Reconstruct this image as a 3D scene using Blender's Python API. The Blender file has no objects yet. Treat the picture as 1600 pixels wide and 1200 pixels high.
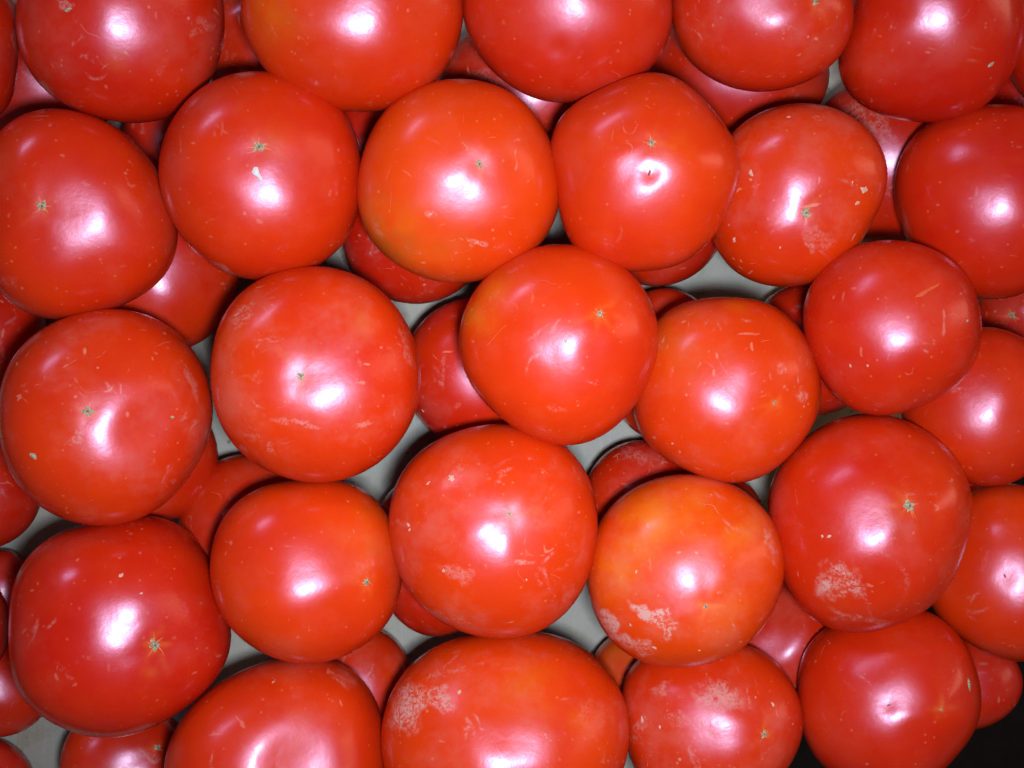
import bpy, math, random
import numpy as np
from mathutils import Vector

# ------------------------------------------------------------------ camera, world, lights, exposure
S = bpy.context.scene
COL = S.collection
CAM_H = 0.470                    # camera height over the pale sheet (metres)
FPX = 1600.0                     # focal length in photo pixels (photo 1600 x 1200)
cd = bpy.data.cameras.new("camera"); cam = bpy.data.objects.new("camera", cd); COL.objects.link(cam)
cam.location = (0, 0, CAM_H); cd.sensor_width = 36.0; cd.lens = 36.0; cd.clip_start = 0.01; cd.clip_end = 50
S.camera = cam

w = bpy.data.worlds.new("World"); S.world = w; w.use_nodes = True
bg = w.node_tree.nodes["Background"]
bg.inputs[0].default_value = (0.86, 0.72, 0.72, 1); bg.inputs[1].default_value = 0.072

def area(name, loc, target, sx, sy, power, color, spread=180):
    l = bpy.data.lights.new(name, 'AREA'); l.shape = 'RECTANGLE'; l.size = sx; l.size_y = sy
    l.energy = power; l.color = color; l.spread = math.radians(spread)
    o = bpy.data.objects.new(name, l); COL.objects.link(o); o.location = loc
    o.rotation_euler = (Vector(target) - Vector(loc)).to_track_quat('-Z', 'Y').to_euler()
    return o
# the camera's flash, just below and right of the lens
area("camera_flash", (0.019, -0.031, CAM_H + 0.004), (0.0, 0.0, 0.06), 0.038, 0.028, 0.84, (0.92, 0.92, 1.0), 118)
# cool ceiling tube up left, warm shop light to the right
area("ceiling_tube_light", (-0.62, 0.80, 0.95), (0.1, 0, 0.05), 0.34, 0.14, 2.6, (0.76, 0.76, 1.0))
area("warm_shop_light", (1.00, 0.22, 0.72), (0.0, 0, 0.05), 0.24, 0.90, 3.0, (1.0, 0.62, 0.34))

S.view_settings.view_transform = 'Standard'; S.view_settings.look = 'None'
S.view_settings.exposure = 0.0; S.view_settings.gamma = 1.0
S.cycles.use_denoising = True
S.cycles.max_bounces = 5; S.cycles.diffuse_bounces = 3; S.cycles.glossy_bounces = 3
S.cycles.sample_clamp_indirect = 4.0
S.cycles.use_adaptive_sampling = True; S.cycles.adaptive_threshold = 0.025

# ------------------------------------------------------------------ material helpers
def new_mat(name):
    m = bpy.data.materials.new(name); m.use_nodes = True
    nt = m.node_tree; bs = nt.nodes["Principled BSDF"]
    return m, nt, bs
class NT:
    def __init__(s, nt): s.nt = nt
    def node(s, t, **k):
        n = s.nt.nodes.new(t)
        for a, b in k.items(): setattr(n, a, b)
        return n
    def plug(s, v, sock):
        if hasattr(v, 'is_output') or hasattr(v, 'links'): s.nt.links.new(v, sock)
        else: sock.default_value = v
    def math(s, op, a, b=0.0, clamp=False):
        n = s.node('ShaderNodeMath', operation=op); n.use_clamp = clamp
        s.plug(a, n.inputs[0]); s.plug(b, n.inputs[1]); return n.outputs[0]
    def ramp(s, v, lo, hi, a=0.0, b=1.0):
        n = s.node('ShaderNodeMapRange'); n.clamp = True; n.interpolation_type = 'SMOOTHSTEP'
        s.plug(v, n.inputs[0]); s.plug(lo, n.inputs[1]); s.plug(hi, n.inputs[2]); s.plug(a, n.inputs[3]); s.plug(b, n.inputs[4])
        return n.outputs[0]
    def mix(s, f, a, b):
        n = s.node('ShaderNodeMix', data_type='RGBA')
        s.plug(f, n.inputs[0]); s.plug(a, n.inputs[6]); s.plug(b, n.inputs[7]); return n.outputs[2]
    def noise(s, vec, scale, detail=3, rough=0.5, dist=0.0):
        n = s.node('ShaderNodeTexNoise'); s.plug(vec, n.inputs['Vector'])
        n.inputs['Scale'].default_value = scale; n.inputs['Detail'].default_value = detail
        n.inputs['Roughness'].default_value = rough; n.inputs['Distortion'].default_value = dist
        return n.outputs['Fac']
    def voro(s, vec, scale, rnd=1.0):
        n = s.node('ShaderNodeTexVoronoi'); s.plug(vec, n.inputs['Vector'])
        n.inputs['Scale'].default_value = scale; n.inputs['Randomness'].default_value = rnd
        return n.outputs['Distance'], n.outputs['Color']
    def attr(s, name, kind='GEOMETRY'):
        n = s.node('ShaderNodeAttribute', attribute_type=kind, attribute_name=name); return n.outputs['Fac']

def skin_material():
    m, nt, bs = new_mat("tomato_skin"); T = NT(nt)
    tc = T.node('ShaderNodeTexCoord').outputs['Object']
    oi = T.node('ShaderNodeObjectInfo').outputs['Random']
    off = T.node('ShaderNodeCombineXYZ')
    T.plug(T.math('MULTIPLY', oi, 7.3), off.inputs[0]); T.plug(T.math('MULTIPLY', oi, 13.1), off.inputs[1]); T.plug(T.math('MULTIPLY', oi, 3.7), off.inputs[2])
    va = T.node('ShaderNodeVectorMath', operation='ADD'); T.plug(tc, va.inputs[0]); T.plug(off.outputs[0], va.inputs[1])
    P = va.outputs[0]
    gold = T.attr('gold'); dust = T.attr('dust'); ray = T.attr('ray')
    ripe = T.attr('ripe', 'OBJECT'); wear = T.attr('wear', 'OBJECT')
    # flesh colour: deep red to orange red to yellow-orange
    n1 = T.noise(P, 26, 3, 0.55); n2 = T.noise(P, 90, 3, 0.6)
    t = T.math('ADD', ripe, T.math('MULTIPLY', T.math('SUBTRACT', n1, 0.5), 0.9))
    t = T.math('ADD', t, T.math('MULTIPLY', T.math('SUBTRACT', n2, 0.5), 0.35))
    t = T.math('ADD', t, T.math('MULTIPLY', gold, 0.5), clamp=True)
    c = T.mix(t, (0.51, 0.0120, 0.0028, 1), (0.70, 0.055, 0.0016, 1))
    gn = T.math('MULTIPLY', gold, T.ramp(T.noise(P, 60, 4, 0.6), 0.30, 0.68))
    c = T.mix(T.math('MULTIPLY', gn, 0.85, True), c, T.mix(T.ramp(ripe, .86, .94), T.mix(T.ramp(T.noise(P, 33, 2), .42, .58), (0.34, 0.115, 0.012, 1), (0.62, 0.17, 0.008, 1)), (0.74, 0.23, 0.010, 1)))
    c = T.mix(T.ramp(ripe, -0.5, 0.0, 1, 0), c, (0.42, 0.012, 0.0045, 1))
    # pinkish pale streaks round the blossom end
    c = T.mix(T.math('MULTIPLY', ray, T.ramp(T.noise(P, 240, 2), 0.35, 0.65, 0.2, 1.0)), c, (0.78, 0.22, 0.045, 1))
    # lenticels: tiny pale dots
    d, vc = T.voro(P, 330)
    sp = T.node('ShaderNodeSeparateColor'); T.plug(vc, sp.inputs[0])
    dot = T.math('MULTIPLY', T.ramp(d, 0.10, 0.20, 1, 0), T.ramp(sp.outputs[0], 0.80, 0.84))
    d2, vc2 = T.voro(P, 130)
    sp2 = T.node('ShaderNodeSeparateColor'); T.plug(vc2, sp2.inputs[0])
    dot2 = T.math('MULTIPLY', T.ramp(d2, 0.05, 0.10, 1, 0), T.ramp(sp2.outputs[0], 0.66, 0.70))
    d3, vc3 = T.voro(va.outputs[0], 74)
    sp3 = T.node('ShaderNodeSeparateColor'); T.plug(vc3, sp3.inputs[0])
    dot3 = T.math('MULTIPLY', T.ramp(T.math('ADD', d3, T.math('MULTIPLY', T.noise(P, 900, 2), .06)), 0.055, 0.085, 1, 0), T.ramp(sp3.outputs[2], 0.72, 0.76))
    dots = T.math('MAXIMUM', T.math('MAXIMUM', T.math('MULTIPLY', dot, 0.40), T.math('MULTIPLY', dot2, T.math('MULTIPLY', sp2.outputs[1], .7))), T.math('MULTIPLY', dot3, T.math('MULTIPLY', wear, .8)))
    c = T.mix(T.math('MULTIPLY', dots, 0.6), c, (0.72, 0.26, 0.14, 1))
    # scuffs: short pale dashes in two directions, only where the skin is rubbed
    rub = T.ramp(T.noise(P, 40, 2, 0.5), 0.44, 0.60)
    sc = None
    for (sx, sy, sz, rx, ry, rz) in ((1, 1, .18, .6, .3, .2), (.2, 1, 1, .2, .9, 1.1), (1, .22, 1, 1.2, .5, .4)):
        mp = T.node('ShaderNodeMapping'); T.plug(P, mp.inputs[0])
        mp.inputs['Rotation'].default_value = (rx, ry, rz); mp.inputs['Scale'].default_value = (sx, sy, sz)
        wv = T.node('ShaderNodeVectorMath', operation='ADD')
        nz = T.node('ShaderNodeTexNoise'); T.plug(P, nz.inputs['Vector']); nz.inputs['Scale'].default_value = 120
        ml = T.node('ShaderNodeVectorMath', operation='SCALE'); T.plug(nz.outputs['Color'], ml.inputs[0]); ml.inputs['Scale'].default_value = 0.004
        T.plug(mp.outputs[0], wv.inputs[0]); T.plug(ml.outputs[0], wv.inputs[1])
        dd, cc = T.voro(wv.outputs[0], 210)
        s3 = T.node('ShaderNodeSeparateColor'); T.plug(cc, s3.inputs[0])
        k = T.math('MULTIPLY', T.ramp(dd, 0.07, 0.15, 1, 0), T.ramp(s3.outputs[1], 0.70, 0.74))
        sc = k if sc is None else T.math('MAXIMUM', sc, k)
    ln = T.ramp(T.math('ABSOLUTE', T.math('SUBTRACT', T.noise(P, 75, 1, 0.4), 0.5)), 0.003, 0.008, 1, 0)
    ln = T.math('MULTIPLY', ln, T.ramp(T.noise(P, 210, 2), 0.55, 0.66))
    sc = T.math('MAXIMUM', sc, T.math('MULTIPLY', ln, .8))
    scuff = T.math('MULTIPLY', T.math('MULTIPLY', sc, rub), T.math('ADD', T.math('MULTIPLY', wear, .9), .2), True)
    c = T.mix(T.math('MULTIPLY', scuff, 0.50), c, (0.74, 0.34, 0.25, 1))
    # dried dust smears
    dn = T.noise(P, 620, 5, 0.75, 0.8); dl = T.noise(P, 95, 3, 0.6)
    dm = T.math('MULTIPLY', dust, T.ramp(T.math('ADD', T.math('MULTIPLY', dn, 0.7), T.math('MULTIPLY', dl, 0.3)), 0.43, 0.60, 0.06, 1.0), True)
    haze = T.math('MULTIPLY', T.ramp(T.noise(P, 48, 4, 0.65), 0.45, 0.75), T.math('MULTIPLY', wear, 0.16))
    dm = T.math('MAXIMUM', dm, haze)
    c = T.mix(T.math('MULTIPLY', dm, 0.80), c, (0.60, 0.38, 0.34, 1))
    T.plug(c, bs.inputs['Base Color'])
    r = T.math('ADD', T.ramp(T.noise(P, 70, 4, 0.6), 0.3, 0.7, 0.225, 0.285), T.math('MULTIPLY', oi, .07))
    r = T.math('ADD', r, T.math('MULTIPLY', dm, 0.25))
    T.plug(r, bs.inputs['Roughness'])
    bs.inputs['IOR'].default_value = 1.45
    bs.inputs['Specular IOR Level'].default_value = 0.50; bs.inputs['Specular Tint'].default_value = (0.76, 0.62, 1.0, 1)
    cw = T.math('SUBTRACT', 0.14, T.math('MULTIPLY', T.math('MAXIMUM', dm, scuff), 0.6), True)
    T.plug(cw, bs.inputs['Coat Weight']); bs.inputs['Coat IOR'].default_value = 1.42
    T.plug(T.ramp(T.noise(P, 160, 4, 0.65), 0.3, 0.7, 0.14, 0.21), bs.inputs['Coat Roughness'])
        # orange-peel relief
    h = T.math('ADD', T.math('MULTIPLY', T.noise(P, 700, 3, 0.6), 0.12), T.math('MULTIPLY', T.noise(P, 130, 3, 0.5), 0.55))
    
    b = T.node('ShaderNodeBump'); T.plug(h, b.inputs['Height']); b.inputs['Strength'].default_value = 0.22; b.inputs['Distance'].default_value = 0.0006
    T.plug(b.outputs[0], bs.inputs['Normal']); T.plug(b.outputs[0], bs.inputs['Coat Normal'])
    return m
SKIN = skin_material()

def simple(name, c1, c2, scale, rough=0.8, bump=0.4):
    m, nt, bs = new_mat(name); T = NT(nt)
    P = T.node('ShaderNodeTexCoord').outputs['Object']
    n = T.noise(P, scale, 4, 0.65)
    T.plug(T.mix(T.ramp(n, 0.35, 0.65), c1, c2), bs.inputs['Base Color']); bs.inputs['Roughness'].default_value = rough
    b = T.node('ShaderNodeBump'); T.plug(n, b.inputs['Height']); b.inputs['Strength'].default_value = bump; b.inputs['Distance'].default_value = 0.0005
    T.plug(b.outputs[0], bs.inputs['Normal']); return m
CORK = simple("scar_cork", (0.19, 0.18, 0.11, 1), (0.46, 0.42, 0.30, 1), 1500)
CORE = simple("scar_core", (0.05, 0.05, 0.035, 1), (0.22, 0.2, 0.13, 1), 2500)
GOLDRAY = simple("scar_streak", (0.66, 0.09, 0.010, 1), (0.70, 0.17, 0.025, 1), 900, 0.45, 0.1)
PALE = simple("dried_skin", (0.58, 0.24, 0.17, 1), (0.68, 0.46, 0.36, 1), 1400, 0.6, 0.5)
CHALK = simple("pale_chip", (0.52, 0.58, 0.60, 1), (0.66, 0.70, 0.72, 1), 900, 0.5, 0.2)
CREASE = simple("crease_skin", (0.60, 0.055, 0.010, 1), (0.66, 0.12, 0.035, 1), 900, 0.4, 0.15)
SLIT = simple("dark_slit", (0.20, 0.01, 0.01, 1), (0.32, 0.03, 0.02, 1), 1200, 0.6, 0.2)

# ------------------------------------------------------------------ tomatoes: traced outlines (photo pixels)
# id: layer, level, centre, outline, look
TOM = {}
def T_(id, lv, c, pts, label, ripe=.35, wear=.4, scar=None, gold=(), dust=(), dent=(), chip=(), k=.84, n=2.25, low=False, lobes=5):
    TOM[id] = dict(lv=lv, c=c, pts=pts, label=label, ripe=ripe, wear=wear, scar=scar, gold=gold, dust=dust, dent=dent, chip=chip, k=k, n=n, low=low, lobes=lobes)
def circ(cx, cy, rx, ry=None, rot=0, n=14):
    ry = ry or rx; out = []
    for i in range(n):
        a = 2*math.pi*i/n; x = rx*math.cos(a); y = ry*math.sin(a); r = math.radians(rot)
        out.append((cx + x*math.cos(r) - y*math.sin(r), cy + x*math.sin(r) + y*math.cos(r)))
    return out

T_('A0', 4.6, (-98,65), [(20,0),(29,56),(26,112),(15,161),(0,180),(-100,200),(-220,65),(-100,-70)],
   "dark red tomato cut off by the left edge beside the top left corner tomato", ripe=.1, dust=[(26,60,6,30,0,.4)])
T_('A1', 4.5, (190,27), [(25,20),(28,50),(35,85),(55,125),(85,150),(120,170),(160,186),(205,192),(245,187),(290,168),(325,130),(345,85),(350,40),(350,10),(190,-137),(80,-100),(300,-100)],
   "large deep red tomato in the top left corner with a small pale scab", ripe=.12, wear=.6, dust=[(100,8,16,9,0,.8),(320,45,24,14,10,.35)], chip=[('cork',104,15,7)], gold=[(180,95,18,.35)])
T_('A2', 4.6, (550,12), [(377,0),(380,40),(395,80),(415,108),(450,140),(490,160),(540,174),(590,172),(640,158),(680,125),(707,90),(720,50),(723,0),(550,-152),(430,-110),(670,-110)],
   "big orange-red tomato on the top edge, second from the left in the top row", ripe=.55, wear=.35, gold=[(430,15,50,.5)], n=2.35)
T_('A3', 4.5, (886,5), [(723,0),(728,45),(745,80),(775,115),(815,145),(860,158),(905,158),(950,145),(1000,120),(1030,90),(1047,50),(1050,10),(886,-150),(770,-110),(1000,-110)],
   "smooth red tomato in the middle of the top edge, small dent below its glare", ripe=.3, wear=.3, dent=[(872,80,16,.7)])
T_('A4', 4.4, (1190,12), [(1050,30),(1055,60),(1075,90),(1105,118),(1140,135),(1185,143),(1235,135),(1275,120),(1310,90),(1328,55),(1335,15),(1330,-10),(1190,-128),(1080,-90),(1290,-90)],
   "scuffed red tomato, fourth along the top edge, with a tiny dark pit", ripe=.33, wear=.8, scar=(1275,2,12), dust=[(1240,42,20,12,0,.3),(1190,18,20,20,0,.25)])
T_('A5', 4.3, (1452,22), [(1335,0),(1315,75),(1307,97),(1319,131),(1349,165),(1394,184),(1450,190),(1506,180),(1555,150),(1585,105),(1598,56),(1600,0),(1452,-148),(1360,-100),(1560,-100)],
   "dark red tomato in the top right corner, small green-brown fleck low on its right", ripe=.1, wear=.4, chip=[('cork',1548,100,6)], k=.88)
T_('A6', 3.4, (1690,70), circ(1690,70,122),
   "dark tomato at the right edge, almost hidden behind the top right corner tomato", ripe=.05, low=False)

T_('B1', 4.0, (128,335), [(0,206),(38,180),(94,171),(143,180),(188,206),(225,240),(248,263),(262,311),(279,360),(277,383),(262,416),(240,446),(195,476),(150,489),(86,499),(37,484),(0,459),(-25,390),(-30,300),(-18,240)],
   "large red tomato at the left edge, scar left of its wide pale glare", ripe=.3, wear=.35, scar=(65,322,18), n=2.5, dust=[(10,440,20,10,0,.2)], dent=[(85,300,40,.5)], lobes=4)
T_('B2', 4.1, (405,275), [(397,111),(337,127),(285,165),(259,210),(249,255),(255,307),(277,360),(311,397),(349,424),(401,439),(450,431),(499,412),(536,382),(559,330),(562,262),(555,210),(532,169),(499,139),(450,118)],
   "red tomato with a bluish white chip of skin between its scar and its glare", ripe=.4, wear=.35, scar=(405,229,20), n=2.35, chip=[('blue',400,272,9)], gold=[(440,225,26,.45)], lobes=3, dent=[(375,250,26,.3)], dust=[(350,420,22,5,25,.5)])
T_('B3', 4.05, (717,283), [(732,126),(669,131),(620,157),(586,199),(566,244),(559,300),(567,349),(590,386),(624,416),(676,435),(732,441),(785,424),(830,394),(860,356),(875,311),(871,262),(856,214),(830,172),(785,139)],
   "orange tomato in the second row with greenish gold lower left shoulder", ripe=.85, wear=.4, scar=(750,256,14), gold=[(600,390,60,1.0),(690,410,60,.5),(585,350,40,.8)], dust=[(745,378,18,4,12,.9),(672,334,9,5,30,.7),(588,355,5,20,-20,.35)], lobes=4)
T_('B4', 4.2, (1006,270), [(1025,115),(969,124),(912,154),(875,187),(858,214),(862,255),(873,310),(879,350),(894,386),(931,409),(962,420),(1000,425),(1044,418),(1077,404),(1112,371),(1142,322),(1153,281),(1150,225),(1120,180),(1086,142),(1049,118)],
   "red tomato with a little sunken slit inside its glare, below the scar", ripe=.5, wear=.35, scar=(1018,221,14), chip=[('slit',1015,270,10)], dent=[(1016,270,15,.45),(1040,330,30,.3)], dust=[(1060,128,20,5,18,.35)], gold=[(1060,240,30,.3)])
T_('B5', 3.3, (1250,305), [(1262,161),(1210,169),(1169,187),(1141,212),(1114,371),(1124,397),(1150,424),(1187,442),(1232,448),(1270,442),(1300,425),(1330,400),(1352,367),(1367,337),(1382,300),(1386,255),(1367,217),(1337,187),(1300,169),(1110,300)],
   "scabby red tomato with pale crusted nicks on both sides of its scar", ripe=.5, wear=1.0, scar=(1262,333,18), n=2.4, dust=[(1280,372,22,20,20,.28),(1265,385,6,14,-20,.6),(1150,240,26,8,-40,.25),(1282,184,16,4,5,.7)], chip=[('pale',1172,270,7),('pale',1146,375,6),('pale',1354,297,11),('pale',1343,318,7),('pale',1232,182,5),('pale',1219,388,3),('pale',1336,285,3)], dent=[(1325,310,68,1.8)], lobes=3)
T_('B6', 3.2, (1545,315), [(1399,300),(1405,255),(1424,217),(1450,195),(1487,176),(1544,163),(1600,169),(1660,200),(1695,300),(1680,400),(1401,330),(1416,367),(1440,410),(1480,445),(1529,466),(1562,469),(1600,459)],
   "shiny red tomato cut by the right edge, two bright glints, second row", ripe=.22, wear=.2)

T_('C1', 3.5, (165,652), [(180,484),(124,491),(75,510),(37,540),(11,577),(0,619),(-1,660),(2,694),(19,742),(49,780),(94,806),(150,821),(210,812),(255,786),(292,750),(315,712),(328,670),(330,637),(326,600),(311,562),(285,532),(244,499)],
   "red tomato at the left edge with a bent glare and a grey nick", ripe=.45, wear=.9, scar=(137,642,18), n=2.4, dent=[(238,672,52,2.0),(130,600,40,.6)], chip=[('cork',52,712,9),('cork',271,652,5)], dust=[(120,682,12,10,-20,.55),(300,600,5,34,-20,.35),(120,690,14,5,0,.4)], lobes=3)
T_('C2', 3.6, (491,586), [(330,585),(334,544),(345,506),(375,461),(420,431),(487,419),(544,425),(590,454),(624,491),(646,532),(654,581),(652,622),(639,667),(612,701),(575,731),(537,748),(500,752),(450,744),(405,727),(367,694),(341,652)],
   "large red tomato with a broad square glare around its scar, dusty on both shoulders", ripe=.5, wear=.9, scar=(470,588,16), n=2.6, dust=[(385,490,32,13,-50,.45),(635,540,7,32,-15,.5),(465,662,46,5,10,.5),(565,663,16,4,-20,.5),(425,702,7,9,0,.6),(405,585,10,10,0,.25),(382,702,10,5,35,.4)], gold=[(575,500,22,.4)], lobes=4)
T_('C3', 3.7, (873,538), [(867,381),(819,394),(770,424),(740,457),(721,499),(717,536),(725,577),(751,622),(781,652),(819,675),(875,696),(912,692),(950,675),(987,637),(1014,592),(1028,536),(1023,495),(1002,446),(969,412),(920,390)],
   "orange-red tomato in the centre of the heap with an olive-brown left shoulder", ripe=.52, wear=.4, scar=(938,489,14), gold=[(735,490,34,.9),(760,450,34,.6)], chip=[('pale',884,533,5)], dust=[(868,510,4,16,28,.25),(870,640,16,5,10,.3)], lobes=4)
T_('C4', 3.2, (1137,610), [(1150,465),(1094,467),(1056,484),(1022,502),(992,600),(990,640),(1002,680),(1037,712),(1086,739),(1131,752),(1161,754),(1199,739),(1240,705),(1270,667),(1281,619),(1277,570),(1262,532),(1236,499),(1199,474)],
   "orange tomato right of the central one, with a small glint and tiny green scar", ripe=.66, wear=.6, scar=(1215,631,8), dent=[(1215,640,70,1.2)], gold=[(1050,540,60,.35),(1150,478,22,.5)], dust=[(1252,618,7,12,0,.5),(1220,574,6,8,0,.5),(1262,570,5,12,0,.3)], chip=[('pale',1051,693,3)])
T_('C5', 4.15, (1395,512), [(1394,377),(1337,384),(1300,409),(1270,442),(1255,487),(1259,532),(1277,577),(1300,615),(1337,641),(1386,647),(1431,639),(1476,615),(1517,574),(1534,525),(1529,480),(1514,439),(1484,405),(1442,384)],
   "glossy deep red tomato with a small crease near its top and two round glints", ripe=.2, wear=.4, dent=[(1464,444,9,.45),(1452,451,9,.45),(1438,460,9,.4)], chip=[('crease',1450,452,9),('pale',1328,572,4),('pale',1355,572,3),('cork',1511,501,4)], dust=[(1455,452,22,3,-32,.35)], k=.88)
T_('C6', 2.5, (1530,635), [(1409,649),(1412,600),(1540,511),(1600,529),(1640,570),(1655,635),(1640,700),(1600,746),(1562,757),(1517,756),(1470,735),(1430,700)],
   "red tomato at the right edge with one round glint behind the creased glossy one", ripe=.3, wear=.3, dust=[(1495,610,10,4,-35,.5)], k=.9)

T_('D1', 3.0, (186,980), [(240,806),(150,819),(94,829),(56,859),(30,900),(15,956),(13,1012),(26,1069),(56,1110),(105,1140),(161,1153),(210,1144),(270,1121),(319,1080),(349,1039),(360,986),(349,937),(330,889),(311,851),(277,817)],
   "very large deep red tomato at the lower left with its scar right of the glint", ripe=.14, wear=.35, scar=(245,1009,20), dent=[(262,1010,60,.5)], chip=[('pale',189,900,5),('pale',220,928,3)], gold=[(235,1050,10,.3)])
T_('D2', 2.9, (478,893), [(450,752),(394,769),(356,802),(334,840),(328,889),(337,937),(360,979),(397,1012),(442,1031),(499,1035),(545,1022),(590,990),(616,952),(627,911),(626,874),(612,825),(594,787),(567,765),(506,751)],
   "bright red tomato with a wedge shaped glare pointing right to its scar", ripe=.55, wear=.35, scar=(574,910,16), n=2.3, gold=[(575,840,50,.5)], dent=[(540,960,50,1.0),(560,845,40,.7)], lobes=3)
T_('D3', 3.1, (772,830), [(777,663),(725,671),(680,690),(642,724),(616,765),(609,806),(612,847),(627,900),(650,937),(687,971),(732,988),(792,997),(837,990),(875,964),(909,922),(927,874),(934,825),(924,772),(916,739),(890,701),(856,679),(819,666)],
   "red tomato below the centre, pale scuff upper left, dotted smear under its glare", ripe=.6, wear=1.0, scar=(796,803,9), chip=[('pale',669,755,5),('pale',706,748,10),('pale',692,892,5),('pale',824,908,3),('pale',638,820,5),('pale',640,828,4)], dust=[(720,740,24,14,-30,.3),(715,895,30,10,25,.4),(810,880,26,4,-8,.55),(890,935,22,14,-50,.22),(700,965,50,8,20,.35)])
T_('D4', 2.8, (1072,892), [(1056,741),(1112,746),(1157,765),(1195,799),(1214,825),(1221,855),(1225,892),(1217,930),(1199,971),(1169,1005),(1131,1027),(1086,1041),(1017,1037),(980,1020),(942,982),(920,930),(920,881),(935,817),(969,780),(1006,757)],
   "mottled orange and gold tomato with a pale scraped bar at its lower left", ripe=.95, wear=1.0, scar=(1103,948,9), gold=[(1010,820,60,.75),(1080,800,50,.5),(1160,830,40,.5),(960,900,40,.6),(1130,960,40,.3)], dust=[(1018,960,36,13,12,1.6),(948,968,12,30,-35,1.4),(985,1003,44,10,30,.9),(1040,985,8,14,0,1.0),(1205,850,10,26,-12,.6),(1020,752,40,5,-14,.35),(1045,978,14,6,0,.9)], chip=[('pale',1023,1012,5),('pale',994,893,4),('pale',985,976,4),('pale',1093,1015,4)])
T_('D5', 3.3, (1360,815), [(1345,647),(1300,660),(1262,682),(1225,720),(1204,761),(1202,806),(1210,844),(1221,900),(1244,937),(1277,971),(1319,986),(1360,986),(1405,975),(1450,949),(1487,907),(1506,862),(1517,806),(1514,757),(1502,731),(1469,694),(1424,660),(1382,649)],
   "large red tomato on the right with a chalky oval patch under its glare", ripe=.25, wear=.5, scar=(1422,790,20), gold=[(1400,800,40,.35)], dust=[(1312,908,38,26,5,1.1),(1345,915,62,3,70,.15),(1350,968,50,5,5,.4)], chip=[('pale',1285,838,4),('pale',1296,838,5)], dent=[(1365,915,36,.8)], n=2.3)
T_('D6', 2.3, (1583,895), [(1517,767),(1562,757),(1600,758),(1660,790),(1705,895),(1660,1000),(1600,1035),(1562,1029),(1525,1012),(1487,982),(1454,947),(1448,900),(1470,820)],
   "orange-red tomato at the right edge below the one with a soft round glint", ripe=.5, wear=.3, chip=[('slit',1570,900,5)], dent=[(1570,902,12,.12)])

T_('E2', 2.2, (430,1188), [(450,1031),(394,1039),(356,1061),(307,1099),(277,1132),(262,1170),(259,1210),(280,1290),(430,1345),(570,1290),(536,1037),(562,1061),(585,1095),(598,1132),(602,1181),(600,1220)],
   "red tomato on the bottom edge with a curved glare, left of the widest one", ripe=.4, wear=.6, dent=[(470,1205,48,2.2)], chip=[('pale',427,1066,4)], dust=[(540,1055,12,22,-35,.25)], n=2.4)
T_('E3', 2.4, (790,1155), [(819,986),(762,990),(710,999),(661,1024),(627,1057),(605,1099),(599,1144),(603,1200),(640,1270),(790,1325),(920,1280),(875,997),(912,1012),(950,1050),(972,1091),(982,1136),(976,1190)],
   "widest tomato on the bottom edge, orange-red with a chalky scuffed upper left", ripe=.7, wear=.9, gold=[(830,1080,40,.5),(910,1120,20,.6)], dust=[(638,1105,28,38,30,1.1),(685,1088,32,14,30,1.0),(700,1050,36,6,-15,.35),(912,1115,14,16,0,.25)], chip=[('pale',716,1081,5)], n=2.4)
T_('E4', 2.0, (1112,1135), [(990,1040),(972,1069),(972,1110),(978,1150),(990,1200),(1050,1255),(1112,1268),(1180,1250),(1169,1009),(1210,1035),(1236,1065),(1251,1099),(1253,1136),(1246,1174),(1228,1205),(1080,1004)],
   "dusty speckled red tomato on the bottom edge with a flat brown scar at its right", ripe=.45, wear=1.0, scar=(1195,1147,14), dust=[(1125,1090,44,24,5,.65),(1035,1075,18,9,0,.5),(1080,1130,60,10,20,.4),(1000,1140,12,20,0,.5),(1085,1185,8,22,-10,.4)], chip=[('pale',1002,1124,6),('pale',1030,1136,4),('pale',1209,1100,5)], n=2.4)
T_('E5', 2.1, (1390,1095), [(1244,1069),(1259,1024),(1285,982),(1370,955),(1450,952),(1484,982),(1514,1020),(1531,1069),(1532,1110),(1517,1147),(1495,1181),(1460,1215),(1380,1238),(1310,1215),(1285,1196),(1259,1151),(1247,1110)],
   "deep red tomato at the lower right beside the black corner, tiny pit in its glint", ripe=.22, wear=.25, scar=(1471,1109,6), chip=[('cork',1514,1070,9),('slit',1389,1102,5)], dent=[(1389,1102,10,.12)], k=.88)

# lower layer, seen through the gaps
def L_(id, lv, c, r, label, pts=None, **k):
    k['ripe'] = k.get('ripe', .12)+.03; k.setdefault('k', .88); k.setdefault('wear', .5)
    rx, ry = r if isinstance(r, tuple) else (r, r)
    T_(id, lv, c, pts or circ(c[0], c[1], rx, ry), label, low=True, **k)
L_('L01', 1.0, (68,116), (124,124), "shaded tomato underneath, in the gap between the top left corner tomato and the one below")
L_('L02', 1.1, (425,70), (112,105), "tomato underneath, filling the gap between the first and second big tomatoes of the top row", ripe=.3)
L_('L03', .9, (262,215), (70,78), "barely visible dark tomato deep between the three biggest tomatoes of the upper left")
L_('L04', 1.0, (545,235), (105,100), "shaded tomato underneath, left of the greenish gold shouldered orange one")
L_('L05', 1.2, (826,142), (142,118), "tomato underneath with a pale lavender glare, below the middle of the top row", ripe=.2, wear=.8, dust=[(760,120,30,12,30,.35)])
L_('L06', 1.1, (1152,116), (144,108), "tomato underneath with a small glint, below the scuffed tomato with a stem pit", ripe=.2)
L_('L07', 1.05, (1386,250), (130,132), "dusty dark tomato underneath, between the scabby one and the one with two glints", ripe=.08, wear=1.0, dust=[(1350,185,40,22,30,.6),(1385,215,16,26,0,.35)])
L_('L08', 1.0, (1610,160), 95, "dark tomato underneath at the right edge, below the top right corner tomato", ripe=.05)
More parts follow.
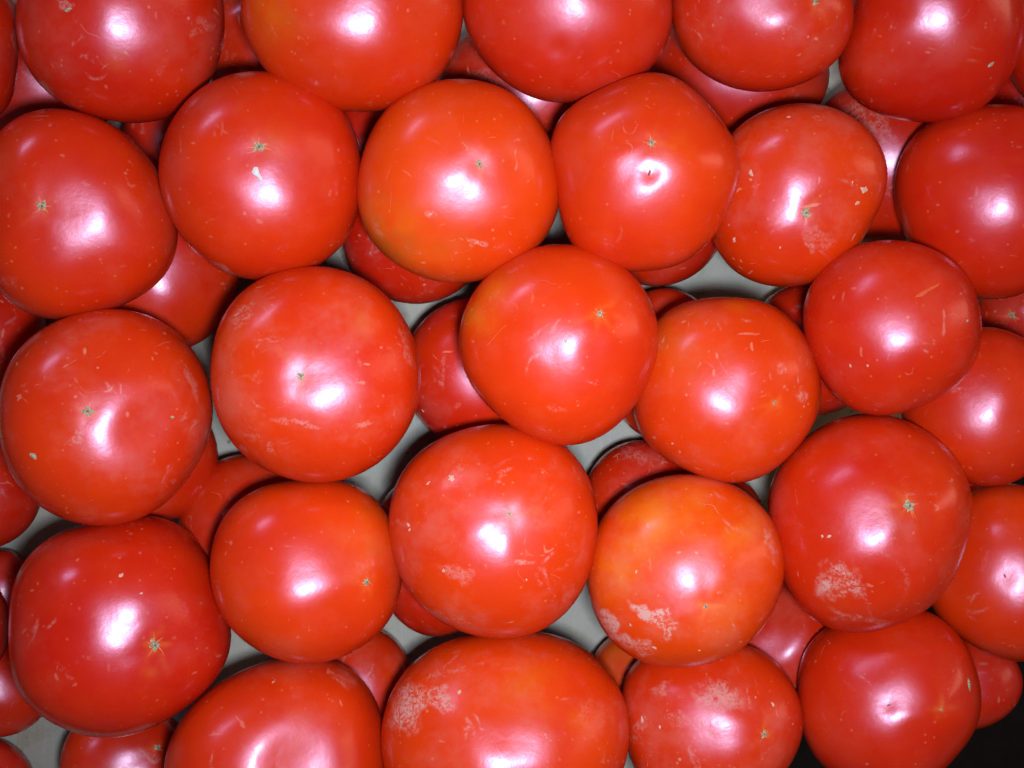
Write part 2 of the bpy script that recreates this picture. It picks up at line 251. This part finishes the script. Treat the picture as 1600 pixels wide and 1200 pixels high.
L_('L09', 1.3, (246,424), 129, "tomato underneath with a pale streak of glare, between four tomatoes of the left half", ripe=.3, wear=.3)
L_('L10', 1.0, (-40,510), 112, "shaded tomato underneath at the left edge, between the second and third rows", ripe=.08)
L_('L11', 1.2, (650,357), 117, "dusky tomato underneath, a crescent below the greenish gold shouldered orange one", ripe=.08, wear=.8, dust=[(582,385,12,16,-40,.5)])
L_('L12', 1.15, (742,582), (112,116), "red tomato underneath, left of the central tomato, glare at its right", ripe=.15, wear=.6, chip=[('pale',660,642,4)], dust=[(692,570,3,22,4,.35)])
L_('L13', 1.2, (1025,342), (108,105), "tomato underneath, a crescent below the one with a sunken slit", ripe=.2)
L_('L14', 1.0, (1040,570), (95,120), "tomato underneath, mostly hidden between the central tomato and the orange one right of it", ripe=.3)
L_('L15', 1.0, (1270,545), (108,104), "dark tomato underneath, to the left of the creased glossy one", ripe=.12)
L_('L16', 1.0, (1003,785), (92,97), "dusty tomato underneath, above left of the mottled gold one", ripe=.08, wear=1.0, dust=[(1000,715,30,14,10,.4)])
L_('L17', 1.3, (235,715), (106,104), "tomato underneath, a bright crescent right of the one with the bent glare", ripe=.3)
L_('L18', 1.1, (387,822), (108,112), "tomato underneath, wedged above the tomato with a wedge shaped glare", ripe=.25)
L_('L19', 1.2, (-38,768), (104,92), "shaded tomato underneath at the left edge, above the very large lower left one", ripe=.1)
L_('L20', .9, (5,925), (55,66), "blackish tomato deep in the gap left of the very large lower left one", ripe=.0)
L_('L21', 1.6, (-92,978), (108,104), "tomato cut by the left edge, touching the left side of the very large one", ripe=.15)
L_('L22', .95, (-8,1072), (92,80), "shaded tomato underneath near the bottom left corner, with pale sheet right of it", ripe=.12)
L_('L23', 1.0, (-25,1232), (82,80), "dark tomato in the very bottom left corner", ripe=.05)
L_('L24', 1.1, (200,1200), (106,104), "scarred tomato underneath at the bottom edge, below the very large lower left one", ripe=.3, scar=(247,1168,12), dust=[(232,1182,16,12,0,.4)])
L_('L25', 1.0, (562,1075), (86,98), "tomato underneath with fine curved scratches, between the two bottom edge tomatoes", ripe=.3, wear=.9)
L_('L26', 1.0, (688,872), (100,118), "tomato underneath, peeping out at the lower left of the scuffed one below the centre", pts=[(592,800),(620,758),(590,880),(612,955),(640,982),(672,994),(720,985),(775,920),(785,860),(760,780),(690,745)], ripe=.15)
L_('L27', .9, (1010,1062), (92,84), "brownish shaded tomato underneath, right of the widest bottom edge tomato", ripe=.6, gold=[(950,1030,50,.6)])
L_('L28', 1.2, (1223,1005), (104,100), "tomato underneath with a lavender glare, between the mottled and the chalky patched ones", ripe=.15, wear=.8)
L_('L29', .8, (1128,812), (66,72), "sliver of tomato deep between the orange one and the large chalky patched one", ripe=.05)
L_('L30', 1.1, (1500,1068), (98,74), "tomato underneath, a crescent right of the lower right one beside the black corner", ripe=.15)
L_('L31', .9, (1612,500), (90,82), "tomato underneath at the right edge showing a tiny grey scar", ripe=.12, scar=(1580,493,12))
L_('L32', .8, (1490,790), (80,85), "tomato deep under the right hand side, glimpsed between three large ones", ripe=.1)

# ------------------------------------------------------------------ geometry of one tomato
def ray(px, py):
    d = np.array([(px-800)/FPX, -(py-600)/FPX, -1.0]); return d/np.linalg.norm(d)
CAMP = np.array([0, 0, CAM_H])
def frame(c):
    wv = -ray(*c); u = np.cross([0, 1, 0], wv); u /= np.linalg.norm(u); v = np.cross(wv, u)
    return u, v, wv
def angular_outline(t):
    """tangent-plane offsets of the outline at distance 1 along the centre ray"""
    u, v, wv = frame(t['c']); out = []
    for p in t['pts']:
        r = ray(*p); q = r/(-r @ wv)
        s = np.array([q @ u, q @ v]); m = np.linalg.norm(s)
        out.append((math.atan2(s[1], s[0]), m/math.sqrt(1+m*m)))
    return np.array(out)
NF = 6
def basis(phi):
    return np.stack([np.ones_like(phi)] + [f(n*phi) for n in range(1, NF) for f in (np.cos, np.sin)], -1)
for id, t in TOM.items():
    ao = angular_outline(t); B = basis(ao[:, 0]); r0 = ao[:, 1].mean()
    reg = [1e-6] + [0.012*n**3 for n in range(1, NF) for _ in (0, 1)]
    t['coef'] = np.linalg.solve(B.T @ B + np.diag(reg), B.T @ (ao[:, 1]))
    t['ar'] = t['coef'][0]

# ------------------------------------------------------------------ heights: let the heap settle without deep overlaps
ids = list(TOM)
N = len(ids)
R3 = np.array([-frame(TOM[i]['c'])[2] for i in ids])
AR = np.array([TOM[i]['ar'] for i in ids]); LV = np.array([TOM[i]['lv'] for i in ids]); LOW = np.array([TOM[i]['low'] for i in ids])
K = np.array([TOM[i]['k'] for i in ids])
D = np.where(LOW, .44, .39 - .003*(LV-3))
D = D/np.abs(R3[:, 2])
base = D.copy(); SQ = .95
for it in range(500):
    pos = CAMP + R3*D[:, None]; rad = AR*D
    dz = np.zeros(N); cnt = np.zeros(N)
    for a in range(N):
        dx = np.hypot(pos[:, 0]-pos[a, 0], pos[:, 1]-pos[a, 1])
        s = (rad+rad[a])*SQ
        kk = (K+K[a])/2
        need = np.sqrt(np.maximum(s*s-dx*dx, 0))*kk
        up = (LV[a] > LV)
        gap = np.where(up, pos[a, 2]-pos[:, 2], pos[:, 2]-pos[a, 2])
        vio = np.maximum(need-gap, 0); vio[a] = 0
        wgt = np.where(LOW[a] & ~LOW, .12, np.where(~LOW[a] & LOW, .88, .5))
        dz[a] += (np.where(up, 1, -1)*vio*wgt).sum()*.35
    floor = rad*K
    z = pos[:, 2] + np.clip(dz, -.002, .002) + (np.where(LOW, floor, .085)-pos[:, 2])*np.where(LOW, .08, .006)
    z = np.maximum(z, floor*.97); z = np.minimum(z, CAM_H-.30)
    D = (CAM_H-z)/-R3[:, 2]
for i, id in enumerate(ids): TOM[id]['D'] = D[i]

# ------------------------------------------------------------------ surface function
def make_surf(id, t):
    rs = np.random.RandomState(abs(hash_id(id)))
    Dc = t['D']; coef = t['coef']; k = t['k']; n = t['n']; R0 = t['ar']*Dc
    u, v, wv = frame(t['c']); cpos = CAMP - wv*Dc
    waves = [(rs.randn(3)*f, rs.rand()*6.28, a) for f, a in ((1.6, .007), (1.9, .006), (2.6, .005), (3.2, .0035), (4.5, .0016), (5.5, .0011), (7.5, .0004), (9.5, .0002), (12., .00008))]
    ph = rs.rand()*6.28; lob = t['lobes']; t['_ax'] = None; t['_dents'] = []
    def local(d):
        phi = np.arctan2(d[..., 1], d[..., 0]); st = np.hypot(d[..., 0], d[..., 1])
        Rp = basis(phi) @ coef * Dc
        front = d[..., 2] > 0
        nn = n+.38
        zz = np.maximum(1-np.clip(st, 0, 1)**nn, 0)**(1/nn)*k*R0
        w1 = np.ones_like(st)
        for kv, p0, a in waves: w1 = w1 + a*np.sin(d @ kv + p0)*np.clip(1.3-st*st, 0.25, 1)
        P = np.stack([d[..., 0]*Rp, d[..., 1]*Rp, np.where(front, zz, -zz)], -1)
        ax = t['_ax']
        if ax is not None:
            ca = np.clip(d @ ax, -1, 1); al = np.arccos(ca)
            e1 = np.cross(ax, [0, 1, .1]); e1 /= np.linalg.norm(e1); e2 = np.cross(ax, e1)
            psi = np.arctan2(d @ e2, d @ e1)
            w1 = w1 - .008*np.exp(-(al/.13)**2)
            g = (al/.45)**2*np.exp(1-(al/.45)**2)
            w1 = w1 + (.0012 if id in ('C2','D1','B3') else .0036)*np.cos(lob*psi+ph)*g + .001*np.cos((lob+2)*psi+2*ph)*g
        P = P*w1[..., None]
        for dd, rr, dep in t['_dents']:
            q = np.linalg.norm(d-dd, axis=-1)/rr
            P = P - dd*(dep*np.exp(-q*q))[..., None]
        return P
    def world(P): return P[..., :1]*u + P[..., 1:2]*v + P[..., 2:3]*wv      # relative to centre
    def find(px, py):
        """direction whose surface point projects on this photo pixel"""
        r = ray(px, py); q = r/(-r @ wv)*1.0
        sx, sy = q @ u, q @ v
        z = 0.0; d = np.array([0, 0, 1.])
        for _ in range(12):
            X, Y = sx*(Dc-z), sy*(Dc-z); m = math.hypot(X, Y); phi = math.atan2(Y, X)
            Rp = float(basis(np.array([phi])) @ coef @ np.ones(1) if False else (basis(np.array([phi])) @ coef)[0])*Dc
            st = min(m/Rp, .985); d = np.array([math.cos(phi)*st, math.sin(phi)*st, math.sqrt(1-st*st)])
            z = local(d[None])[0, 2]
        return d
    return local, world, find, cpos, R0
def hash_id(s):
    h = 7
    for ch in s: h = (h*31+ord(ch)) % 100003
    return h

def mesh_np(name, co, faces_list, mats, smooth=True, midx=None):
    me = bpy.data.meshes.new(name)
    me.from_pydata([tuple(c) for c in co], [], faces_list)
    for m in mats: me.materials.append(m)
    if midx is not None: me.polygons.foreach_set('material_index', midx)
    me.polygons.foreach_set('use_smooth', [smooth]*len(me.polygons))
    me.update(); return me

_grid = {}
def sphere_grid(ns, nf, nb):
    key = (ns, nf, nb)
    if key in _grid: return _grid[key]
    th = np.concatenate([np.linspace(0, math.pi/2, nf+1)[1:], np.linspace(math.pi/2, math.pi, nb+1)[1:-1]])
    ph = np.arange(ns)/ns*2*math.pi
    rings = [np.stack([np.sin(a)*np.cos(ph), np.sin(a)*np.sin(ph), np.full(ns, np.cos(a))], -1) for a in th]
    d = np.concatenate([[[0, 0, 1.]]] + rings + [[[0, 0, -1.]]])
    nr = len(th); last = 1+nr*ns
    quads = []
    i = np.arange(ns); j = (i+1) % ns
    tri1 = np.stack([np.zeros(ns, int), 1+i, 1+j], -1)
    tri2 = np.stack([np.full(ns, last), 1+(nr-1)*ns+j, 1+(nr-1)*ns+i], -1)
    q = np.concatenate([np.stack([1+r*ns+i, 1+(r+1)*ns+i, 1+(r+1)*ns+j, 1+r*ns+j], -1) for r in range(nr-1)])
    _grid[key] = (d, tri1, q, tri2); return _grid[key]

def build_body(name, co, tri1, q, tri2):
    me = bpy.data.meshes.new(name)
    me.vertices.add(len(co)); me.vertices.foreach_set('co', np.asarray(co, np.float32).ravel())
    loops = np.concatenate([tri1.ravel(), q.ravel(), tri2.ravel()]).astype(np.int32)
    tot = np.concatenate([np.full(len(tri1), 3), np.full(len(q), 4), np.full(len(tri2), 3)]).astype(np.int32)
    start = np.concatenate([[0], np.cumsum(tot)[:-1]]).astype(np.int32)
    me.loops.add(len(loops)); me.loops.foreach_set('vertex_index', loops)
    me.polygons.add(len(tot)); me.polygons.foreach_set('loop_start', start)
    me.polygons.foreach_set('use_smooth', np.ones(len(tot), bool))
    me.update(calc_edges=True); me.validate()
    return me

def child(name, me, parent):
    o = bpy.data.objects.new(name, me); COL.objects.link(o); o.parent = parent; return o

def patch(local, world, d0, R0, outline, lift, mats, rings=3, name='skin_scar', jitter=0, rs=None):
    """a small raised flake that follows the skin: outline = [(angle, radius in metres)]"""
    e1 = np.cross(d0, [0.1, 1, .2]); e1 /= np.linalg.norm(e1); e2 = np.cross(d0, e1)
    co = []; fs = []
    def at(x, y, h):
        d = d0 + (e1*x + e2*y)/R0; d = d/np.linalg.norm(d); P = local(d[None])[0]
        return world((P*(1+h/R0))[None])[0]
    co.append(at(0, 0, lift)); m = len(outline)
    for r in range(1, rings+1):
        f = r/rings
        h = lift*(1-f**3) if r < rings else -0.0001
        for a, rad in outline: 
            jj = 1+(rs.rand()-.5)*jitter if rs is not None else 1
            co.append(at(math.cos(a)*rad*f*jj, math.sin(a)*rad*f*jj, h))
    for i in range(m):
        j = (i+1) % m; fs.append((0, 1+i, 1+j))
        for r in range(rings-1):
            a = 1+r*m; b = a+m; fs.append((a+i, b+i, b+j, a+j))
    return co, fs

def orient_up(co, fs, world, d0):
    nrm = world(d0[None])[0]
    out = []
    for f in fs:
        a, b, c = (np.array(co[k]) for k in f[:3])
        out.append(f if np.cross(b-a, c-a) @ nrm > 0 else tuple(reversed(f)))
    return out

for id, t in TOM.items():
    local, world, find, cpos, R0 = make_surf(id, t)
    rs = np.random.RandomState(hash_id(id)+5)
    mm = t['D']/FPX                                  # metres per photo pixel at this tomato
    if t['scar']: t['_ax'] = find(t['scar'][0], t['scar'][1])
    t['_dents'] = [(find(x, y), r*mm/R0, dep*.001) for x, y, r, dep in t['dent']]
    for _ in range(4):
        a = rs.rand()*6.28; e = .35+.5*rs.rand()
        t['_dents'].append((np.array([math.cos(a)*e, math.sin(a)*e, math.sqrt(1-e*e)]), .22+.2*rs.rand(), .00022+.0004*rs.rand()))
    d, t1, q, t2 = sphere_grid(*((232, 84, 18) if not t['low'] else (128, 44, 14)))
    P = local(d); W = world(P)
    me = build_body('tomato', W, t1, q, t2); me.materials.append(SKIN)
    # masks are painted where the marks are, measured in the tangent frame
    Z = t['D']-P[:, 2]
    u, v, wv = frame(t['c']); cw = W + cpos
    px = 800 + FPX*cw[:, 0]/(CAM_H-cw[:, 2]); py = 600 - FPX*cw[:, 1]/(CAM_H-cw[:, 2])
    fr = (d[:, 2] > -.1).astype(float)
    g = np.zeros(len(d)); du = np.zeros(len(d)); ry = np.zeros(len(d))
    for x, y, r, s in t['gold']:
        g = np.maximum(g, s*np.exp(-((px-x)**2+(py-y)**2)/(r*r))*fr)
    qx = px + 5*np.sin(py/9+px/23) + 3*np.sin(px/5.1-py/7.3) + 2*np.sin(py/3.3+px/4.1); qy = py + 5*np.sin(px/11-py/19) + 3*np.sin(py/4.7+px/6.9) + 2*np.sin(px/2.9-py/5.2)
    for x, y, rx, ryy, rot, s in t['dust']:
        a = math.radians(rot); f_ = min(1, min(rx, ryy)/12); wx = px+(qx-px)*f_; wy = py+(qy-py)*f_; X = (wx-x)*math.cos(a)+(wy-y)*math.sin(a); Y = -(wx-x)*math.sin(a)+(wy-y)*math.cos(a)
        e = (X/rx)**2+(Y/max(ryy, 3.5))**2
        du = np.maximum(du, s*np.clip(1.35-1.0*e, 0, 1)*fr)
    # short rubbed strokes, in loose bundles that share a direction
    for b_ in range(int(t['wear']*7)):
        e = .92*math.sqrt(rs.rand()); a = rs.rand()*6.28; bx = t['c'][0]+math.cos(a)*e*R0/mm; by = t['c'][1]+math.sin(a)*e*R0/mm
        th = rs.rand()*3.14
        for q_ in range(rs.randint(1, 6)):
            x0 = bx+rs.randn()*10; y0 = by+rs.randn()*10; L = 3+rs.rand()**2*16; tt = th+rs.randn()*.25
            X = (px-x0)*math.cos(tt)+(py-y0)*math.sin(tt); Y = -(px-x0)*math.sin(tt)+(py-y0)*math.cos(tt)+X*X*.012*rs.randn()
            du = np.maximum(du, (.15+.5*rs.rand())*np.exp(-(X/L)**4-(Y/1.8)**2)*fr)
    for ox, oy, orx, ory in ([(1348,912,70,54)] if id == 'D5' else []):
        e = np.sqrt(((px-ox)/orx)**2+((py-oy)/ory)**2); du = np.maximum(du, .42*np.exp(-((e-1)/.05)**2)*np.clip(.7+.6*np.sin(px/17+py/11), 0, 1)*fr)
    if t['_ax'] is not None:
        ax = t['_ax']; al = np.arccos(np.clip(d @ ax, -1, 1))
        e1 = np.cross(ax, [0, 1, .1]); e1 /= np.linalg.norm(e1); e2 = np.cross(ax, e1); psi = np.arctan2(d @ e2, d @ e1)
        nr = rs.randint(5, 8); sp = np.zeros(len(d))
        for kk in range(nr):
            a0 = kk*2*math.pi/nr + rs.randn()*.25; L = .12+.30*rs.rand(); wd = .035
            dp = np.abs((psi-a0+math.pi) % (2*math.pi)-math.pi)*np.maximum(al, .02)
            sp = np.maximum(sp, np.exp(-(dp/wd)**2)*np.clip(1-al/L, 0, 1)*(.12+.3*rs.rand()))
        ry = sp + .15*np.exp(-(al/.09)**2)
    for nm, arr in (('gold', g), ('dust', du), ('ray', ry)):
        at_ = me.attributes.new(nm, 'FLOAT', 'POINT'); at_.data.foreach_set('value', arr.astype(np.float32))
    o = bpy.data.objects.new('tomato', me); COL.objects.link(o); o.location = cpos
    o['label'] = t['label']; o['category'] = 'tomato'
    o['group'] = 'tomatoes in the lower layer' if t['low'] else 'tomatoes in the top layer'
    o['ripe'] = float(t['ripe']); o['wear'] = float(t['wear'])
    # blossom scar: cork star, dark core, golden streaks
    if t['scar']:
        sz = t['scar'][2]*.52*mm; ax = t['_ax']; m = 20; npt = rs.randint(4, 6); a0 = rs.rand()*6
        ol = [(2*math.pi*i/m, sz*(.74+.17*math.cos(npt*2*math.pi*i/m+a0)+.20*rs.randn())) for i in range(m)]
        ol = [(a, max(r, sz*.3)) for a, r in ol]
        co, fs = patch(local, world, ax, R0, ol, .00035, None, 3, rs=rs, jitter=.15)
        fs = orient_up(co, fs, world, ax); mi = [0]*len(fs)
        co2, fs2 = patch(local, world, ax, R0, [(2*math.pi*i/8, sz*(.22+.12*rs.rand())) for i in range(8)], .0006, None, 2)
        fs2 = orient_up(co2, fs2, world, ax); b = len(co); co += co2; fs += [tuple(b+k for k in f) for f in fs2]; mi += [1]*len(fs2)
        for kk in range(npt):
            a = kk*2*math.pi/npt + rs.randn()*.35; L = sz*(1.1+1.0*rs.rand()); wd = sz*.075
            e1 = np.cross(ax, [0.1, 1, .2]); e1 /= np.linalg.norm(e1); e2 = np.cross(ax, e1); pts = []
            bend = rs.randn()*.25
            for s_ in range(5):
                f = s_/4; rr = sz*.5+(L-sz*.5)*f; aa = a+bend*f; hw = wd*(1-f)+.00003
                for sd in (-1, 1):
                    x = math.cos(aa)*rr - math.sin(aa)*hw*sd; y = math.sin(aa)*rr + math.cos(aa)*hw*sd
                    dd = ax + (e1*x+e2*y)/R0; dd /= np.linalg.norm(dd); PP = local(dd[None])[0]
                    pts.append(world((PP*(1+.00005/R0))[None])[0])
            b = len(co); co += pts; ff = [(b+2*s_, b+2*s_+1, b+2*s_+3, b+2*s_+2) for s_ in range(4)]
            ff = orient_up(co, ff, world, ax); fs += ff; mi += [2]*4
        child('blossom_scar', mesh_np('blossom_scar', co, fs, [CORK, CORE, GOLDRAY], True, mi), o)
    for kind, x, y, r in t['chip']:
        dd = find(x, y); sz = r*mm; m = 12; ang = rs.rand()*3.14
        if kind in ('blue', 'crease'):
            # long flake, wide at the top
            shape = [(-3, -11), (3, -11), (4, -6), (6, 0), (9, 6), (11, 11), (7, 10), (2, 4), (-4, 1), (-7, -3)]
            if kind == 'crease': shape = [(-22, 13), (-12, 4), (2, -4), (14, -10), (27, -16), (16, -6), (4, 1), (-8, 9)]
            e1 = np.cross(dd, [0.1, 1, .2]); e1 /= np.linalg.norm(e1); e2 = np.cross(dd, e1)
            ol = []
            uu = np.array([[e1[0], e2[0]], [e1[1], e2[1]]])
            for sx, sy in shape:
                s = np.linalg.solve(uu, np.array([sx, -sy])*mm*1.0)
                ol.append((math.atan2(s[1], s[0]), float(np.hypot(*s))))
            ol.sort(); mat, nm, lift = (CHALK, 'skin_chip', .0003) if kind == 'blue' else (CREASE, 'skin_crease', .00008)
        elif kind == 'slit':
            ol = [(2*math.pi*i/m, 0) for i in range(m)]
            ol = [(a, sz*.85/math.sqrt((math.cos(a-ang))**2+(math.sin(a-ang)/.28)**2)) for a, _ in ol]
            mat = SLIT; nm = 'skin_slit'; lift = .00006
        elif kind == 'cork':
            ol = [(2*math.pi*i/m, sz*(.6+.5*rs.rand())/math.sqrt((math.cos(2*math.pi*i/m-ang))**2+(math.sin(2*math.pi*i/m-ang)/.55)**2)) for i in range(m)]
            mat = CORK; nm = 'corky_nick'; lift = .0003
        else:
            ol = [(2*math.pi*i/m, sz*(.55+.6*rs.rand())/math.sqrt((math.cos(2*math.pi*i/m-ang))**2+(math.sin(2*math.pi*i/m-ang)/.6)**2)) for i in range(m)]
            mat = PALE; nm = 'dried_scab'; lift = .00015
        co, fs = patch(local, world, dd, R0, ol, lift, None, 3)
        fs = orient_up(co, fs, world, dd)
        child(nm, mesh_np(nm, co, fs, [mat]), o)

# ------------------------------------------------------------------ the pale sheet and the dark ground
def sheet_material():
    m, nt, bs = new_mat("pale_sheet"); T = NT(nt); P = T.node('ShaderNodeTexCoord').outputs['Object']
    n = T.noise(P, 22, 4, 0.6); n2 = T.noise(P, 300, 4, 0.7)
    c = T.mix(T.ramp(n, .35, .65), (0.315, 0.365, 0.345, 1), (0.39, 0.415, 0.365, 1))
    c = T.mix(T.math('MULTIPLY', T.ramp(n2, .55, .75), .35), c, (0.26, 0.29, 0.28, 1))
    d, vc = T.voro(P, 170); s = T.node('ShaderNodeSeparateColor'); T.plug(vc, s.inputs[0])
    dot = T.math('MULTIPLY', T.ramp(d, .10, .20, 1, 0), T.ramp(s.outputs[0], .62, .66))
    c = T.mix(T.math('MULTIPLY', dot, .75), c, (0.10, 0.13, 0.14, 1))
    st = T.ramp(T.noise(P, 55, 5, 0.7, 1.2), .52, .66)
    c = T.mix(T.math('MULTIPLY', st, .45), c, (0.30, 0.27, 0.17, 1))
    mp = T.node('ShaderNodeMapping'); T.plug(P, mp.inputs[0]); mp.inputs['Rotation'].default_value = (0, 0, .5); mp.inputs['Scale'].default_value = (1, .06, 1)
    fb = T.noise(mp.outputs[0], 700, 3, .6); c = T.mix(T.math('MULTIPLY', T.ramp(fb, .5, .72), .35), c, (0.46, 0.48, 0.44, 1))
    T.plug(c, bs.inputs['Base Color']); bs.inputs['Roughness'].default_value = .75
    b = T.node('ShaderNodeBump'); T.plug(T.math('ADD', n2, T.math('MULTIPLY', n, 2.)), b.inputs['Height']); b.inputs['Strength'].default_value = .35; b.inputs['Distance'].default_value = .001
    T.plug(b.outputs[0], bs.inputs['Normal']); return m
def sheet_mesh():
    # outline in metres, irregular right edge; slight swell so it is not dead flat
    nx, ny = 60, 48; co = []; fs = []
    for j in range(ny+1):
        y = -.30+.60*j/ny
        xr = .235 - max(0, (-.045-y))*1.2
        for i in range(nx+1):
            x = -.34+(xr+.34)*i/nx
            z = .0016*math.sin(x*21+y*13)+.0012*math.sin(y*37-x*9)-.003
            co.append((x, y, z))
    b = len(co)
    for j in range(ny+1):
        for i in range(nx+1):
            x, y, z = co[j*(nx+1)+i]; co.append((x, y, z-.0025))
    for j in range(ny):
        for i in range(nx):
            a = j*(nx+1)+i; fs.append((a, a+1, a+nx+2, a+nx+1)); fs.append((b+a, b+a+nx+1, b+a+nx+2, b+a+1))
    edge = [i for i in range(nx+1)] + [j*(nx+1)+nx for j in range(1, ny+1)] + [ny*(nx+1)+i for i in range(nx-1, -1, -1)] + [j*(nx+1) for j in range(ny-1, 0, -1)]
    for a, c in zip(edge, edge[1:]+edge[:1]): fs.append((a, b+a, b+c, c))
    return mesh_np('display_sheet', co, fs, [sheet_material()])
sh = bpy.data.objects.new('display_board', sheet_mesh()); COL.objects.link(sh)
sh['kind'] = 'structure'
DARK = simple("dark_floor", (0.006, 0.006, 0.007, 1), (0.012, 0.012, 0.013, 1), 30, .85, .2)
gm = mesh_np('ground', [(-3, -3, -.75), (3, -3, -.75), (3, 3, -.75), (-3, 3, -.75)], [(0, 1, 2, 3)], [DARK], False)
go = bpy.data.objects.new('ground', gm); COL.objects.link(go); go['kind'] = 'structure'

if __name__ == '__main__':
    pos = CAMP + R3*D[:, None]
    for i, id in enumerate(ids): print(id, np.round(pos[i]*1000).astype(int), round(AR[i]*D[i]*1000, 1))
